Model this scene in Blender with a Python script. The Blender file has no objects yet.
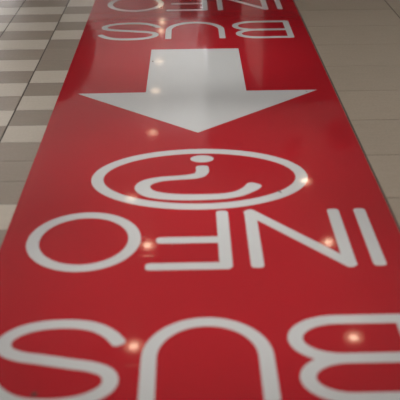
import bpy, bmesh, math, random
from mathutils import Vector, Matrix
random.seed(7)
S = bpy.context.scene
C = S.collection
PI = math.pi

# ------------------------------------------------------------------ helpers
def link(name, bm, mats, parent=None, smooth=False):
    me = bpy.data.meshes.new(name)
    bmesh.ops.recalc_face_normals(bm, faces=bm.faces) if smooth else None
    bm.to_mesh(me); bm.free()
    for m in (mats if isinstance(mats, (list, tuple)) else [mats]):
        me.materials.append(m)
    if smooth:
        for p in me.polygons: p.use_smooth = True
    o = bpy.data.objects.new(name, me); C.objects.link(o)
    if parent: o.parent = parent
    return o

def thing(name, label, cat, loc=(0, 0, 0), rz=0, group=None):
    o = bpy.data.objects.new(name, None); C.objects.link(o)
    o.location = loc; o.rotation_euler = (0, 0, rz); o.empty_display_size = .1
    o['label'] = label; o['category'] = cat
    if group: o['group'] = group
    return o

def struct(name, bm, mats):
    o = link(name, bm, mats); o['kind'] = 'structure'; return o

def box(bm, x0, x1, y0, y1, z0, z1, mi=0, bevel=0):
    r = bmesh.ops.create_cube(bm, size=1)
    for v in r['verts']:
        v.co = Vector(((x0+x1)/2 + v.co.x*(x1-x0), (y0+y1)/2 + v.co.y*(y1-y0), (z0+z1)/2 + v.co.z*(z1-z0)))
    fs = {f for v in r['verts'] for f in v.link_faces}
    for f in fs: f.material_index = mi
    if bevel:
        es = {e for v in r['verts'] for e in v.link_edges}
        bmesh.ops.bevel(bm, geom=list(es), offset=bevel, segments=2, affect='EDGES', profile=.5)

def lathe(bm, prof, n=32, cx=0, cy=0):
    rings = []
    for r, z in prof:
        if r < 1e-6: rings.append([bm.verts.new((cx, cy, z))])
        else: rings.append([bm.verts.new((cx+r*math.cos(2*PI*i/n), cy+r*math.sin(2*PI*i/n), z)) for i in range(n)])
    for a, b in zip(rings, rings[1:]):
        for i in range(n):
            j = (i+1) % n
            q = [a[i % len(a)], a[j % len(a)], b[j % len(b)], b[i % len(b)]]
            u = []
            for v in q:
                if v not in u: u.append(v)
            if len(u) > 2: bm.faces.new(u)

# --- flat printed shapes: thin prisms lying on the sticker
ZB, ZT = 0.0016, 0.0019
def prism(bm, pts, ZT=ZT):
    a = sum(p[0]*q[1]-q[0]*p[1] for p, q in zip(pts, pts[1:]+pts[:1]))
    if a < 0: pts = pts[::-1]
    t = [bm.verts.new((x, y, ZT)) for x, y in pts]; b = [bm.verts.new((x, y, ZB)) for x, y in pts]
    bm.faces.new(t); bm.faces.new(b[::-1])
    for i in range(len(pts)):
        j = (i+1) % len(pts); bm.faces.new((b[i], b[j], t[j], t[i]))

def smoothpath(P, n=8):
    """Catmull-Rom through points (any number of components)."""
    out = []
    for i in range(len(P)-1):
        p0 = P[max(i-1, 0)]; p1 = P[i]; p2 = P[i+1]; p3 = P[min(i+2, len(P)-1)]
        for k in range(n):
            t = k/n
            out.append(tuple(.5*(2*b+(c-a)*t+(2*a-5*b+4*c-d)*t*t+(3*b-a-3*c+d)*t**3) for a, b, c, d in zip(p0, p1, p2, p3)))
    out.append(tuple(P[-1])); return out

def ribbon(bm, P, w=None, closed=False, caps=(True, True), capd=.8, ZT=ZT):
    """A stroke along P = [(x, y[, width])] as quads with rounded ends."""
    pts = [(p[0], p[1]) for p in P]; ws = [(p[2] if len(p) > 2 else w)/2 for p in P]
    n = len(pts); L = []; R = []; T = []
    for i in range(n):
        a = pts[i-1] if (i or closed) else pts[i]; b = pts[(i+1) % n] if (i < n-1 or closed) else pts[i]
        d = Vector((b[0]-a[0], b[1]-a[1])).normalized(); T.append(d)
        nrm = Vector((-d.y, d.x)); p = Vector(pts[i])
        L.append(p+nrm*ws[i]); R.append(p-nrm*ws[i])
    mk = lambda v, z: bm.verts.new((v.x, v.y, z))
    lt = [mk(v, ZT) for v in L]; rt = [mk(v, ZT) for v in R]; lb = [mk(v, ZB) for v in L]; rb = [mk(v, ZB) for v in R]
    for i in range(n if closed else n-1):
        j = (i+1) % n
        bm.faces.new((rt[i], rt[j], lt[j], lt[i]))
        bm.faces.new((lt[i], lt[j], lb[j], lb[i])); bm.faces.new((rt[j], rt[i], rb[i], rb[j]))
    if not closed:
        for end, c in ((0, caps[0]), (n-1, caps[1])):
            if not c: continue
            d = -T[0] if end == 0 else T[-1]; nr = Vector((-d.y, d.x)); p = Vector(pts[end]); h = ws[end]
            arc = []
            for k in range(13):
                a = PI/2 - PI*k/12; cs, sn = math.cos(a), math.sin(a)
                e = 2/2.6
                arc.append(p + nr*h*math.copysign(abs(sn)**e, sn) + d*h*capd*abs(cs)**e)
            prism(bm, [(v.x, v.y) for v in arc], ZT)

def ellipse(cx, cy, rx, ry, n=96):
    return [(cx+rx*math.cos(2*PI*i/n), cy+ry*math.sin(2*PI*i/n)) for i in range(n)]

def arc(cx, cy, rx, ry, a0, a1, n=24, e=1.0):
    out = []
    for i in range(n+1):
        a = math.radians(a0+(a1-a0)*i/n); c, s = math.cos(a), math.sin(a)
        out.append((cx+rx*math.copysign(abs(c)**e, c), cy+ry*math.copysign(abs(s)**e, s)))
    return out

# ------------------------------------------------------------------ materials
def mat(name):
    m = bpy.data.materials.new(name); m.use_nodes = True
    nt = m.node_tree; return m, nt, nt.nodes['Principled BSDF']

def plain(name, col, rough=.5, spec=.5, metal=0, noise=.06, scale=8):
    m, nt, b = mat(name)
    tc = nt.nodes.new('ShaderNodeNewGeometry'); nz = nt.nodes.new('ShaderNodeTexNoise'); nz.inputs['Scale'].default_value = scale
    nt.links.new(tc.outputs['Position'], nz.inputs['Vector'])
    mx = nt.nodes.new('ShaderNodeMix'); mx.data_type = 'RGBA'
    mx.inputs[6].default_value = (*[c*(1-noise) for c in col], 1); mx.inputs[7].default_value = (*[min(1, c*(1+noise)) for c in col], 1)
    nt.links.new(nz.outputs['Fac'], mx.inputs[0]); nt.links.new(mx.outputs[2], b.inputs['Base Color'])
    b.inputs['Roughness'].default_value = rough; b.inputs['Specular IOR Level'].default_value = spec; b.inputs['Metallic'].default_value = metal
    return m

def emis(name, col, st):
    m, nt, b = mat(name)
    b.inputs['Base Color'].default_value = (.8, .8, .8, 1)
    b.inputs['Emission Color'].default_value = (*col, 1); b.inputs['Emission Strength'].default_value = st
    return m

def tile_mat(name, col, vary=.07):
    """Matt stone tile with fine streaks running across (wood/linen grain), each tile a little different."""
    m, nt, b = mat(name); N = nt.nodes; Lk = nt.links
    g = N.new('ShaderNodeNewGeometry')
    mp = N.new('ShaderNodeMapping'); mp.inputs['Scale'].default_value = (5, 60, 1)
    Lk.new(g.outputs['Position'], mp.inputs['Vector'])
    n1 = N.new('ShaderNodeTexNoise'); n1.inputs['Scale'].default_value = 1.6; n1.inputs['Detail'].default_value = 6; n1.inputs['Roughness'].default_value = .65
    Lk.new(mp.outputs['Vector'], n1.inputs['Vector'])
    n2 = N.new('ShaderNodeTexNoise'); n2.inputs['Scale'].default_value = 90; n2.inputs['Detail'].default_value = 3
    Lk.new(g.outputs['Position'], n2.inputs['Vector'])
    add = N.new('ShaderNodeMath'); add.operation = 'ADD'; Lk.new(n1.outputs['Fac'], add.inputs[0]); Lk.new(n2.outputs['Fac'], add.inputs[1])
    ri = N.new('ShaderNodeMath'); ri.operation = 'MULTIPLY_ADD'; ri.inputs[1].default_value = .3; 
    Lk.new(g.outputs['Random Per Island'], ri.inputs[0]); Lk.new(add.outputs[0], ri.inputs[2])
    mr = N.new('ShaderNodeMapRange'); mr.inputs['From Min'].default_value = .7; mr.inputs['From Max'].default_value = 1.6
    mr.inputs['To Min'].default_value = 1-vary*1.6; mr.inputs['To Max'].default_value = 1+vary*1.6
    Lk.new(ri.outputs[0], mr.inputs['Value'])
    vm = N.new('ShaderNodeVectorMath'); vm.operation = 'SCALE'; vm.inputs[0].default_value = col
    Lk.new(mr.outputs['Result'], vm.inputs['Scale']); Lk.new(vm.outputs['Vector'], b.inputs['Base Color'])
    b.inputs['Roughness'].default_value = .24; b.inputs['Specular IOR Level'].default_value = .42
    return m

def film_mat(name, col, rough, spec, vary=.04):
    """Glossy printed film; the joints of the tiles under it show through as faint ridges."""
    m, nt, b = mat(name); N = nt.nodes; Lk = nt.links
    g = N.new('ShaderNodeNewGeometry'); sp = N.new('ShaderNodeSeparateXYZ'); Lk.new(g.outputs['Position'], sp.inputs[0])
    def mth(op, a, v=None, cl=False):
        q = N.new('ShaderNodeMath'); q.operation = op; q.use_clamp = cl
        Lk.new(a, q.inputs[0])
        if v is not None: q.inputs[1].default_value = v
        return q.outputs[0]
    y = mth('ADD', sp.outputs['Y'], -.07+20.1); f = mth('MODULO', y, .2); d = mth('ABSOLUTE', mth('ADD', f, -.1))
    h = mth('MULTIPLY', d, 1/.004, True)                       # 0 on the joint, 1 away from it
    nz = N.new('ShaderNodeTexNoise'); nz.inputs['Scale'].default_value = 9; nz.inputs['Detail'].default_value = 2
    Lk.new(g.outputs['Position'], nz.inputs['Vector'])
    s = N.new('ShaderNodeMath'); s.operation = 'MULTIPLY_ADD'; s.inputs[1].default_value = 1.2
    Lk.new(nz.outputs['Fac'], s.inputs[0]); Lk.new(h, s.inputs[2])
    bp = N.new('ShaderNodeBump'); bp.inputs['Strength'].default_value = .5; bp.inputs['Distance'].default_value = .00009
    Lk.new(s.outputs[0], bp.inputs['Height']); Lk.new(bp.outputs['Normal'], b.inputs['Normal'])
    n2 = N.new('ShaderNodeTexNoise'); n2.inputs['Scale'].default_value = 240; n2.inputs['Detail'].default_value = 3
    Lk.new(g.outputs['Position'], n2.inputs['Vector'])
    mr = N.new('ShaderNodeMapRange'); mr.inputs['To Min'].default_value = 1-vary*2; mr.inputs['To Max'].default_value = 1+vary*2
    Lk.new(n2.outputs['Fac'], mr.inputs['Value'])
    vm = N.new('ShaderNodeVectorMath'); vm.operation = 'SCALE'; vm.inputs[0].default_value = col
    Lk.new(mr.outputs['Result'], vm.inputs['Scale']); Lk.new(vm.outputs['Vector'], b.inputs['Base Color'])
    b.inputs['Roughness'].default_value = .2; b.inputs['Specular IOR Level'].default_value = .06
    b.inputs['Coat Weight'].default_value = .9; b.inputs['Coat Roughness'].default_value = rough; b.inputs['Coat IOR'].default_value = 1.5
    Lk.new(bp.outputs['Normal'], b.inputs['Coat Normal'])
    return m

M_red = film_mat('red_film', (.43, .013, .022), .045, .5)
M_white = film_mat('white_film', (.61, .63, .635), .045, .5, .025)
M_light = tile_mat('pale_tile', (0.596, 0.544, 0.464))
M_dark = tile_mat('taupe_tile', (0.335, 0.286, 0.236))
M_mid = tile_mat('beige_grey_tile', (0.386, 0.332, 0.265))
M_grout = plain('grout', (.07, .058, .05), .9, .2)
M_ceil = plain('ceiling_paint', (.80, .78, .75), .8, .2, noise=.03, scale=2)
M_wall = plain('wall_paint', (.78, .76, .74), .7, .2, noise=.03, scale=2)
M_facade = plain('charcoal_cladding', (.012, .011, .012), .6, .2)
M_fascia = plain('grey_fascia', (.42, .40, .40), .6, .2)
M_black = plain('black_panel', (.008, .008, .009), .7, .1)
M_shopsign = plain('shop_sign', (.12, .11, .11), .6, .2)
M_panel = plain('pale_panel', (.8, .78, .77), .6, .2)
M_trim = plain('lamp_ring', (.75, .74, .72), .4, .4)
M_glow = emis('warm_lamp', (1.0, .72, .50), 32)
M_soft = emis('lit_reflector', (1.0, .64, .38), 5)
M_dim = emis('dimmed_lamp', (1.0, .76, .52), 12)
M_cool = emis('fill_diffuser', (1.0, .97, .93), 3)  # glow of the added ceiling fill panels
M_leaf = plain('dark_leaf', (.012, .02, .010), .6, .2, noise=.5, scale=15)
M_bark = plain('bark', (.05, .035, .025), .8, .2)
M_pot = plain('black_pot', (.015, .015, .016), .5, .3)
M_scuff = plain('scuff', (.09, .055, .05), .9, .1)

# ------------------------------------------------------------------ the setting
HC = 3.4
X0, X1, Y0, Y1 = -5.2, 6.4, -5.0, 24.0
# floor: every tile its own face; pale/taupe bands left of the sticker, plain big tiles right of it
bm = bmesh.new()
def tile(x0, x1, y0, y1, mi, gx=.0028, gy=.0009):
    z, zb, c = 0, -.003, .0012
    o = [(x0+gx, y0+gy), (x1-gx, y0+gy), (x1-gx, y1-gy), (x0+gx, y1-gy)]
    i = [(x0+gx+c, y0+gy+c/2), (x1-gx-c, y0+gy+c/2), (x1-gx-c, y1-gy-c/2), (x0+gx+c, y1-gy-c/2)]
    t = [bm.verts.new((x, y, z)) for x, y in i]; b = [bm.verts.new((x, y, zb)) for x, y in o]
    bm.faces.new(t).material_index = mi
    for k in range(4):
        j = (k+1) % 4; bm.faces.new((b[k], b[j], t[j], t[k])).material_index = mi
LIGHT_C = {27, 25, 29, 31, 33, 21, 19, 17, 13, 9, 5, 3}      # rows (of 0.2 m from y = .07) that are pale in the column beside the sticker
col = 0
x = -.867+.324
while x > X0:
    x0 = max(x-.324, X0)
    for k in range(-26, 120):
        y0 = .07+.2*k
        if y0+.2 < Y0 or y0 > Y1: continue
        if col == 0: L = (k in LIGHT_C) or (k > 33 and k % 2 == 1)
        elif col in (1, 2): L = (k % 2 == 0) and k >= 18
        else: L = (k % 2 == (col//2) % 2)
        tile(x0, x, max(y0, Y0), min(y0+.2, Y1), 0 if L else 1)
    x = x0; col += 1
x = -.543
for xe in (.104, .752, 1.40, 2.048, 2.696, 3.344, 3.992, 4.64, 5.288, 5.936, X1):
    for k in range(-14, 62):
        y0 = .07+.4*k-.2*1
        y0 = 3.67+.4*(k-9)
        if y0+.4 < Y0 or y0 > Y1: continue
        tile(x, xe, max(y0, Y0), min(y0+.4, Y1), 2, gy=.0014)
    x = xe
v = [bm.verts.new(p) for p in ((X0, Y0, -.0015), (X1, Y0, -.0015), (X1, Y1, -.0015), (X0, Y1, -.0015))]
bm.faces.new(v).material_index = 3
box(bm, X0, X1, Y0, Y1, -.15, -.01, 3)
struct('floor', bm, [M_light, M_dark, M_mid, M_grout])

bm = bmesh.new(); box(bm, X0, X1, Y0, Y1, HC, HC+.15); struct('ceiling', bm, M_ceil)
bm = bmesh.new(); box(bm, X0-.15, X0, Y0, Y1, -.15, HC+.15); struct('wall_left', bm, M_wall)
bm = bmesh.new(); box(bm, X1, X1+.15, Y0, Y1, -.15, HC+.15); struct('wall_right', bm, M_wall)
bm = bmesh.new(); box(bm, X0-.15, X1+.15, Y1, Y1+.15, -.15, HC+.15); struct('wall_far', bm, M_wall)
bm = bmesh.new(); box(bm, X0-.15, X1+.15, Y0-.15, Y0, -.15, HC+.15); struct('wall_rear', bm, M_wall)
# dark shop block on the right, seen only in the gloss of the sticker
YF = 10.3
bm = bmesh.new()
box(bm, .26, X1, YF, YF+9.0, 0, 2.45, 0)
box(bm, .24, X1, YF-.03, YF+9.03, 2.45, HC, 1)
box(bm, 1.30, 1.48, YF-.07, YF-.02, 2.95, 3.22, 2)
box(bm, 1.84, 2.14, YF-.07, YF-.02, 2.75, 3.1, 2)
struct('wall_shop', bm, [M_facade, M_fascia, M_shopsign])

# ------------------------------------------------------------------ the floor sticker
st = thing('floor_sticker', 'long glossy red floor sticker with white lettering and arrow on the tiles', 'floor sticker', (0.034, 3.5, 0))
def part(name, bm, m, parent=st):
    o = link(name, bm, m); o.parent = parent
    if parent is st: o.matrix_parent_inverse = Matrix.Translation((-.034, -3.5, 0))
    return o
bm = bmesh.new(); box(bm, -.678, .746, .35, 7.25, 0.0002, .0016)
part('backing_sheet', bm, M_red)

def letters(dy):
    W = .0445 if dy == 0 else .038
    sh = lambda P: [(p[0], p[1]+dy, *p[2:]) for p in P]
    yb, yt = 2.392, 2.766
    out = []
    def new(*strokes):
        b = bmesh.new()
        for k, (P, kw) in enumerate(strokes): ribbon(b, sh(P), W, ZT=ZT+.00003*k, **kw)
        out.append(b)
    c = .023*.2
    st_ = lambda x, a=yb, b=yt: ([(x, a), (x, b)], {})
    # I N F O, upside down to the camera
    new(st_(.631))
    new(st_(.531), st_(.2175), ([(.2175, yt), (.531, yb)], dict(capd=1.)))
    new(([(.1115, yb), (.1115, yt)], {}), ([(-.145, yb), (.1115, yb)], {}), ([(-.113, 2.567), (.1115, 2.567)], {}))
    new((ellipse(-.389 if dy == 0 else -.377, 2.578, .181, .1865), dict(closed=True)))
    # B U S
    yB, yM, yT = 1.717, 1.8865, 2.073
    xs = .632
    up = [(xs, yT)] + arc(.43, (yT+yM)/2, .134, (yT-yM)/2, 90, 270, 28) + [(xs, yM)]
    lo = [(xs, yM)] + arc(.435, (yM+yB)/2, .124, (yM-yB)/2, 90, 270, 28) + [(xs, yB)]
    new(([(xs, yB), (xs, yT)], {}), (up, dict(caps=(False, False))), (lo, dict(caps=(False, False))))
    new(([(-.132, yB-.0)] + [(-.132, 1.85)] + arc(.0365, 1.903, .1685, .170, 180, 0, 32) + [(.205, 1.85), (.205, yB)], dict(capd=.4)))
    cx, cy = (-.397 if dy == 0 else -.380), 1.895
    h = [(.172, .087), (.143, .128), (.095, .163), (.035, .1785), (-.04, .178), (-.105, .160), (-.151, .124), (-.163, .085), (-.148, .050), (-.105, .026), (-.05, .0125), (0, 0)]
    S_ = h + [(-a, -b) for a, b in h[-2::-1]]
    new((smoothpath([(cx+a*(1 if dy == 0 else 1.03), cy+b) for a, b in S_], 6), {}))
    return out
for dy in (0, 3.327):
    for b in letters(dy): part('letter', b, M_white)

# arrow pointing at the viewer
bm = bmesh.new()
prism(bm, [(-.583, 4.086), (-.2305, 4.090), (-.2275, 4.824), (.2905, 4.822), (.2905, 4.092), (.657, 4.090), (.031, 3.546)])
part('arrow', bm, M_white)

# information emblem: oval ring with a curly i
bm = bmesh.new(); ribbon(bm, ellipse(.0315, 3.078, .4185, .258, 128), .049, closed=True)
em = part('information_emblem', bm, M_white)
bm = bmesh.new(); prism(bm, ellipse(.045, 3.257, .050, .036, 40)); o = part('dot', bm, M_white, em)
bm = bmesh.new()
K = [(.044, 3.168, .054), (.044, 3.128, .054), (.028, 3.096, .050), (-.015, 3.081, .042), (-.075, 3.073, .039), (-.135, 3.062, .043), (-.185, 3.032, .055),
     (-.199, 2.988, .062), (-.175, 2.943, .060), (-.126, 2.916, .055), (-.05, 2.901, .051), (.03, 2.898, .049), (.12, 2.903, .047), (.178, 2.921, .047), (.212, 2.946, .051), (.236, 2.972, .059), (.247, 2.990, .064)]
ribbon(bm, smoothpath(K, 6)); part('curl', bm, M_white, em)

# wear: small dark scuffs trodden into the film
for (x, y, rx, ry, a) in ((-.236, 5.315, .008, .02, .3), (-.212, 4.60, .004, .012, .2), (.346, 2.935, .004, .016, .5), (.60, 4.068, .002, .008, .4), (-.435, 1.757, .009, .008, 0)):
    bm = bmesh.new()
    pts = []
    for i in range(14):
        t = 2*PI*i/14; r = 1+random.uniform(-.25, .25)
        px, py = rx*r*math.cos(t), ry*r*math.sin(t)
        pts.append((x+px*math.cos(a)-py*math.sin(a), y+px*math.sin(a)+py*math.cos(a)))
    bmz = [bm.verts.new((p[0], p[1], ZT+.0002)) for p in pts]; bmb = [bm.verts.new((p[0], p[1], ZB)) for p in pts]
    bm.faces.new(bmz)
    for i in range(14):
        j = (i+1) % 14; bm.faces.new((bmb[i], bmb[j], bmz[j], bmz[i]))
    q = part('scuff_mark', bm, M_scuff); q['label'] = 'small dark scuff mark'

# ------------------------------------------------------------------ ceiling downlights (mirrored in the film)
def downlight_proto():
    bm = bmesh.new(); lathe(bm, [(.099, -.001), (.101, -.010), (.116, -.012), (.124, -.006), (.126, 0.0)], 36)
    ring = bm
    bm2 = bmesh.new(); lathe(bm2, [(.045, -.006), (.07, -.005), (.100, -.004)], 36)
    bm3 = bmesh.new(); lathe(bm3, [(0, -.009), (.03, -.009), (.045, -.006)], 24)
    return ring, bm2, bm3
rows = [(-.58, 6.40, 'mirrored as an orange spot beside the near S'), (-.52, 8.28, 'mirrored as an orange spot right of the near O'),
        (-.78, 9.45, 'mirrored as a glint on the oval ring, lower left'), (-.575, 11.6, 'mirrored as a pale spot near the tip of the arrow'),
        (-.59, 13.4, 'mirrored in the left end of the arrow head base'), (-.57, 15.0, 'mirrored in the upper left corner of the arrow shaft'), (-.58, 17.05, 'mirrored as a bright spot left of the far U'),
        (-.58, 17.75, 'mirrored above the gap between far S and U'), (-.66, 19.1, 'mirrored between the far O and F'),
        (1.53, 6.47, 'mirrored as a glowing spot inside the near B'), (1.56, 8.27, 'mirrored as a glowing spot on the diagonal of the near N'), (1.50, 9.88, 'mirrored as a glint on the right end of the oval ring')]
ring_me = disc_me = None
for i, (x, y, d) in enumerate(rows):
    t = thing('ceiling_downlight', 'round warm ceiling downlight ' + d, 'downlight', (x, y, HC), 0, 'recessed downlights over the walkway')
    if i == 0:
        a, b, c = downlight_proto()
        r0 = link('trim_ring', a, M_trim, t, True); d0 = link('reflector', b, M_soft, t, True); b0 = link('bulb', c, M_glow, t, True)
        dim_me = b0.data.copy(); dim_me.materials[0] = M_dim
    else:
        r = r0.copy(); C.objects.link(r); r.parent = t
        q = d0.copy(); C.objects.link(q); q.parent = t
        q = b0.copy(); C.objects.link(q); q.parent = t
        if i in (2, 3, 4, 5): q.data = dim_me

# ------------------------------------------------------------------ stand-ins along the hall, added for their dark and pale reflections
t = thing('reflection_board', 'added pale board before the dark shopfront, mirrored as the bright strip right of the arrow shaft', 'panel', (.78, 10.12, 0))  # stands in for a lit gap; outline follows its mirrored bright strip
bm = bmesh.new()
vs = [(-.135, .02), (.135, .02), (.135, 2.18), (-.02, 1.96), (-.135, 1.35)]
f = [bm.verts.new((x, -.03, z)) for x, z in vs]; k = [bm.verts.new((x, .03, z)) for x, z in vs]
bm.faces.new(f); bm.faces.new(k[::-1])
for i in range(5):
    j = (i+1) % 5; bm.faces.new((f[j], f[i], k[i], k[j]))
link('board', bm, M_panel, t)
bm = bmesh.new(); box(bm, -.16, .16, -.12, .12, 0, .02, bevel=.004); link('base', bm, M_trim, t)

t = thing('reflection_post', 'added slim dark stand-in for the dark reflection below the middle of the far INFO', 'totem', (0.0, 12.0, 0))  # added to darken the reflection here; the real object is unknown
bm = bmesh.new(); box(bm, -.13, .13, -.05, .05, .03, 1.78, bevel=.02); link('body', bm, M_black, t)
bm = bmesh.new(); box(bm, -.2, .2, -.15, .15, 0, .03, bevel=.005); link('base', bm, M_pot, t)

t = thing('reflection_shrub', 'guessed dark shrub, added for the dark reflection at the upper left sticker edge', 'stand-in', (-1.42, 8.0, 0))  # guessed object, shaped after the dark patch it mirrors into the film
bm = bmesh.new(); lathe(bm, [(0, 0), (.15, 0), (.17, .03), (.20, .40), (.215, .42), (.19, .42), (.18, .38), (0, .38)], 28); link('pot', bm, M_pot, t, True)
bm = bmesh.new(); lathe(bm, [(.022, .36), (.018, .7), (.012, 1.1), (0, 1.2)], 10); link('trunk', bm, M_bark, t, True)
bm = bmesh.new()
for i in range(4200):
    while True:
        p = Vector((random.uniform(-1, 1), random.uniform(-1, 1), random.uniform(-1, 1)))
        if .3 < p.length < 1: break
    p = Vector((p.x*.47*(1-.25*p.z), p.y*.47*(1-.25*p.z), 1.02+p.z*.50))
    R = Matrix.Rotation(random.uniform(0, 6.28), 3, 'Z') @ Matrix.Rotation(random.uniform(-1.2, 1.2), 3, 'X') @ Matrix.Rotation(random.uniform(-.6, .6), 3, 'Y')
    q = [bm.verts.new(p + R @ Vector(u)) for u in ((0, -.07, 0), (.034, -.01, .008), (0, .08, 0), (-.034, -.01, .008))]
    bm.faces.new((q[0], q[1], q[2])); bm.faces.new((q[0], q[2], q[3]))
link('foliage', bm, M_leaf, t)

# ------------------------------------------------------------------ added fill lamps, all unseen
def add_fill_panel(x, y, w, l, power, label, colr=(1, .97, .935)):  # invented ceiling panels, out of view, giving the general soft light
    t = thing('fill_panel', label, 'ceiling light', (x, y, HC), 0, 'added fill panels over the hall')
    bm = bmesh.new()
    box(bm, -w/2-.03, w/2+.03, -l/2-.03, -l/2, -.05, 0); box(bm, -w/2-.03, w/2+.03, l/2, l/2+.03, -.05, 0)
    box(bm, -w/2-.03, -w/2, -l/2, l/2, -.05, 0); box(bm, w/2, w/2+.03, -l/2, l/2, -.05, 0)
    link('frame', bm, M_trim, t)
    bm = bmesh.new(); box(bm, -w/2, w/2, -l/2, l/2, -.03, 0); link('diffuser', bm, M_cool, t)
    la = bpy.data.lights.new('fill_lamp', 'AREA'); la.shape = 'RECTANGLE'; la.size = w; la.size_y = l; la.energy = power; la.color = colr
    lo = bpy.data.objects.new('fill_lamp', la); C.objects.link(lo); lo.location = (0, 0, -.055); lo.parent = t
add_fill_panel(-1.9, 3.6, .6, 1.8, 60, 'added unseen fill panel left of the sticker')
add_fill_panel(2.1, 3.2, .6, 1.8, 50, 'added unseen fill panel right of the sticker')
add_fill_panel(0.1, .4, .6, 1.8, 22, 'added unseen fill panel behind the viewer')

def uplight(x, y, z, side, power, label):  # invented lamps that brighten the ceiling mirrored in the film
    t = thing('fill_uplight', label, 'fill light', (x, y, z), 0, 'added fill uplights along the far walkway')
    bm = bmesh.new(); box(bm, min(0, .14*side), max(0, .14*side), -.25, .25, 0, .08, bevel=.008); link('housing', bm, M_trim, t)
    la = bpy.data.lights.new('uplight_fill', 'AREA'); la.shape = 'RECTANGLE'; la.size = .1; la.size_y = .44; la.energy = power; la.color = (.93, .95, 1)
    lo = bpy.data.objects.new('uplight_fill', la); C.objects.link(lo); lo.location = (.07*side, 0, .085); lo.rotation_euler = (PI, 0, 0); lo.parent = t
for y in (7.0, 10.5, 13.5, 16.5, 19.5, 22.5):
    uplight(X0, y, 2.2, 1, 60 if y < 9 else 128, 'added unseen uplight on the left hall wall, %d metres along' % round(y))
for y in (12.5, 15.5, 18.0):
    uplight(.26, y, 2.2, -1, 12, 'added unseen uplight on the side of the dark shop block, %d metres along' % round(y))

for y in (4.0, 7.0):
    uplight(X1, y, 2.2, -1, 110, 'added unseen uplight on the right hall wall, %d metres along' % round(y))

for y, pw, lb in ((2.3, 230, 'added unseen fill spotlight above the near INFO lettering'), (3.25, 235, 'added unseen fill spotlight above the oval emblem'), (4.75, 275, 'added unseen fill spotlight above the white arrow')):  # invented spots that lift the sticker's middle above its edges
    t = thing('fill_spotlight', lb, 'spotlight', (.035, y, HC), 0, 'added fill spotlights over the floor sticker')
    bm = bmesh.new(); lathe(bm, [(0, 0), (.07, 0), (.07, -.09), (.065, -.09), (.06, -.05), (0, -.05)], 28); link('housing', bm, M_trim, t, True)
    la = bpy.data.lights.new('spot_fill', 'SPOT'); la.energy = pw; la.spot_size = math.radians(28); la.spot_blend = 1; la.shadow_soft_size = .05; la.color = (1, .97, .935)
    lo = bpy.data.objects.new('spot_fill', la); C.objects.link(lo); lo.location = (0, 0, -.1); lo.parent = t

# ------------------------------------------------------------------ world, camera, view
w = bpy.data.worlds.new('World'); S.world = w; w.use_nodes = True
w.node_tree.nodes['Background'].inputs['Color'].default_value = (.5, .5, .5, 1); w.node_tree.nodes['Background'].inputs['Strength'].default_value = .2

pitch, yaw, roll = 0.48050, 0.01052197, -0.01219474
fw = Vector((math.sin(yaw)*math.cos(pitch), math.cos(yaw)*math.cos(pitch), -math.sin(pitch)))
r = Vector((math.cos(yaw), -math.sin(yaw), 0)); u = r.cross(fw)
R = math.cos(roll)*r+math.sin(roll)*u; U = -math.sin(roll)*r+math.cos(roll)*u
cd = bpy.data.cameras.new('camera'); cam = bpy.data.objects.new('camera', cd); C.objects.link(cam)
cam.matrix_world = Matrix(((R.x, U.x, -fw.x, 0), (R.y, U.y, -fw.y, 0), (R.z, U.z, -fw.z, 1.5), (0, 0, 0, 1)))
cd.sensor_width = 24; cd.sensor_height = 24; cd.sensor_fit = 'HORIZONTAL'; cd.lens = 50
cd.dof.use_dof = True; cd.dof.focus_distance = 4.75; cd.dof.aperture_fstop = 1.7
S.camera = cam
S.view_settings.view_transform = 'Standard'; S.view_settings.look = 'None'
S.view_settings.exposure = -.85; S.view_settings.gamma = 1; S.view_settings.use_curve_mapping = False
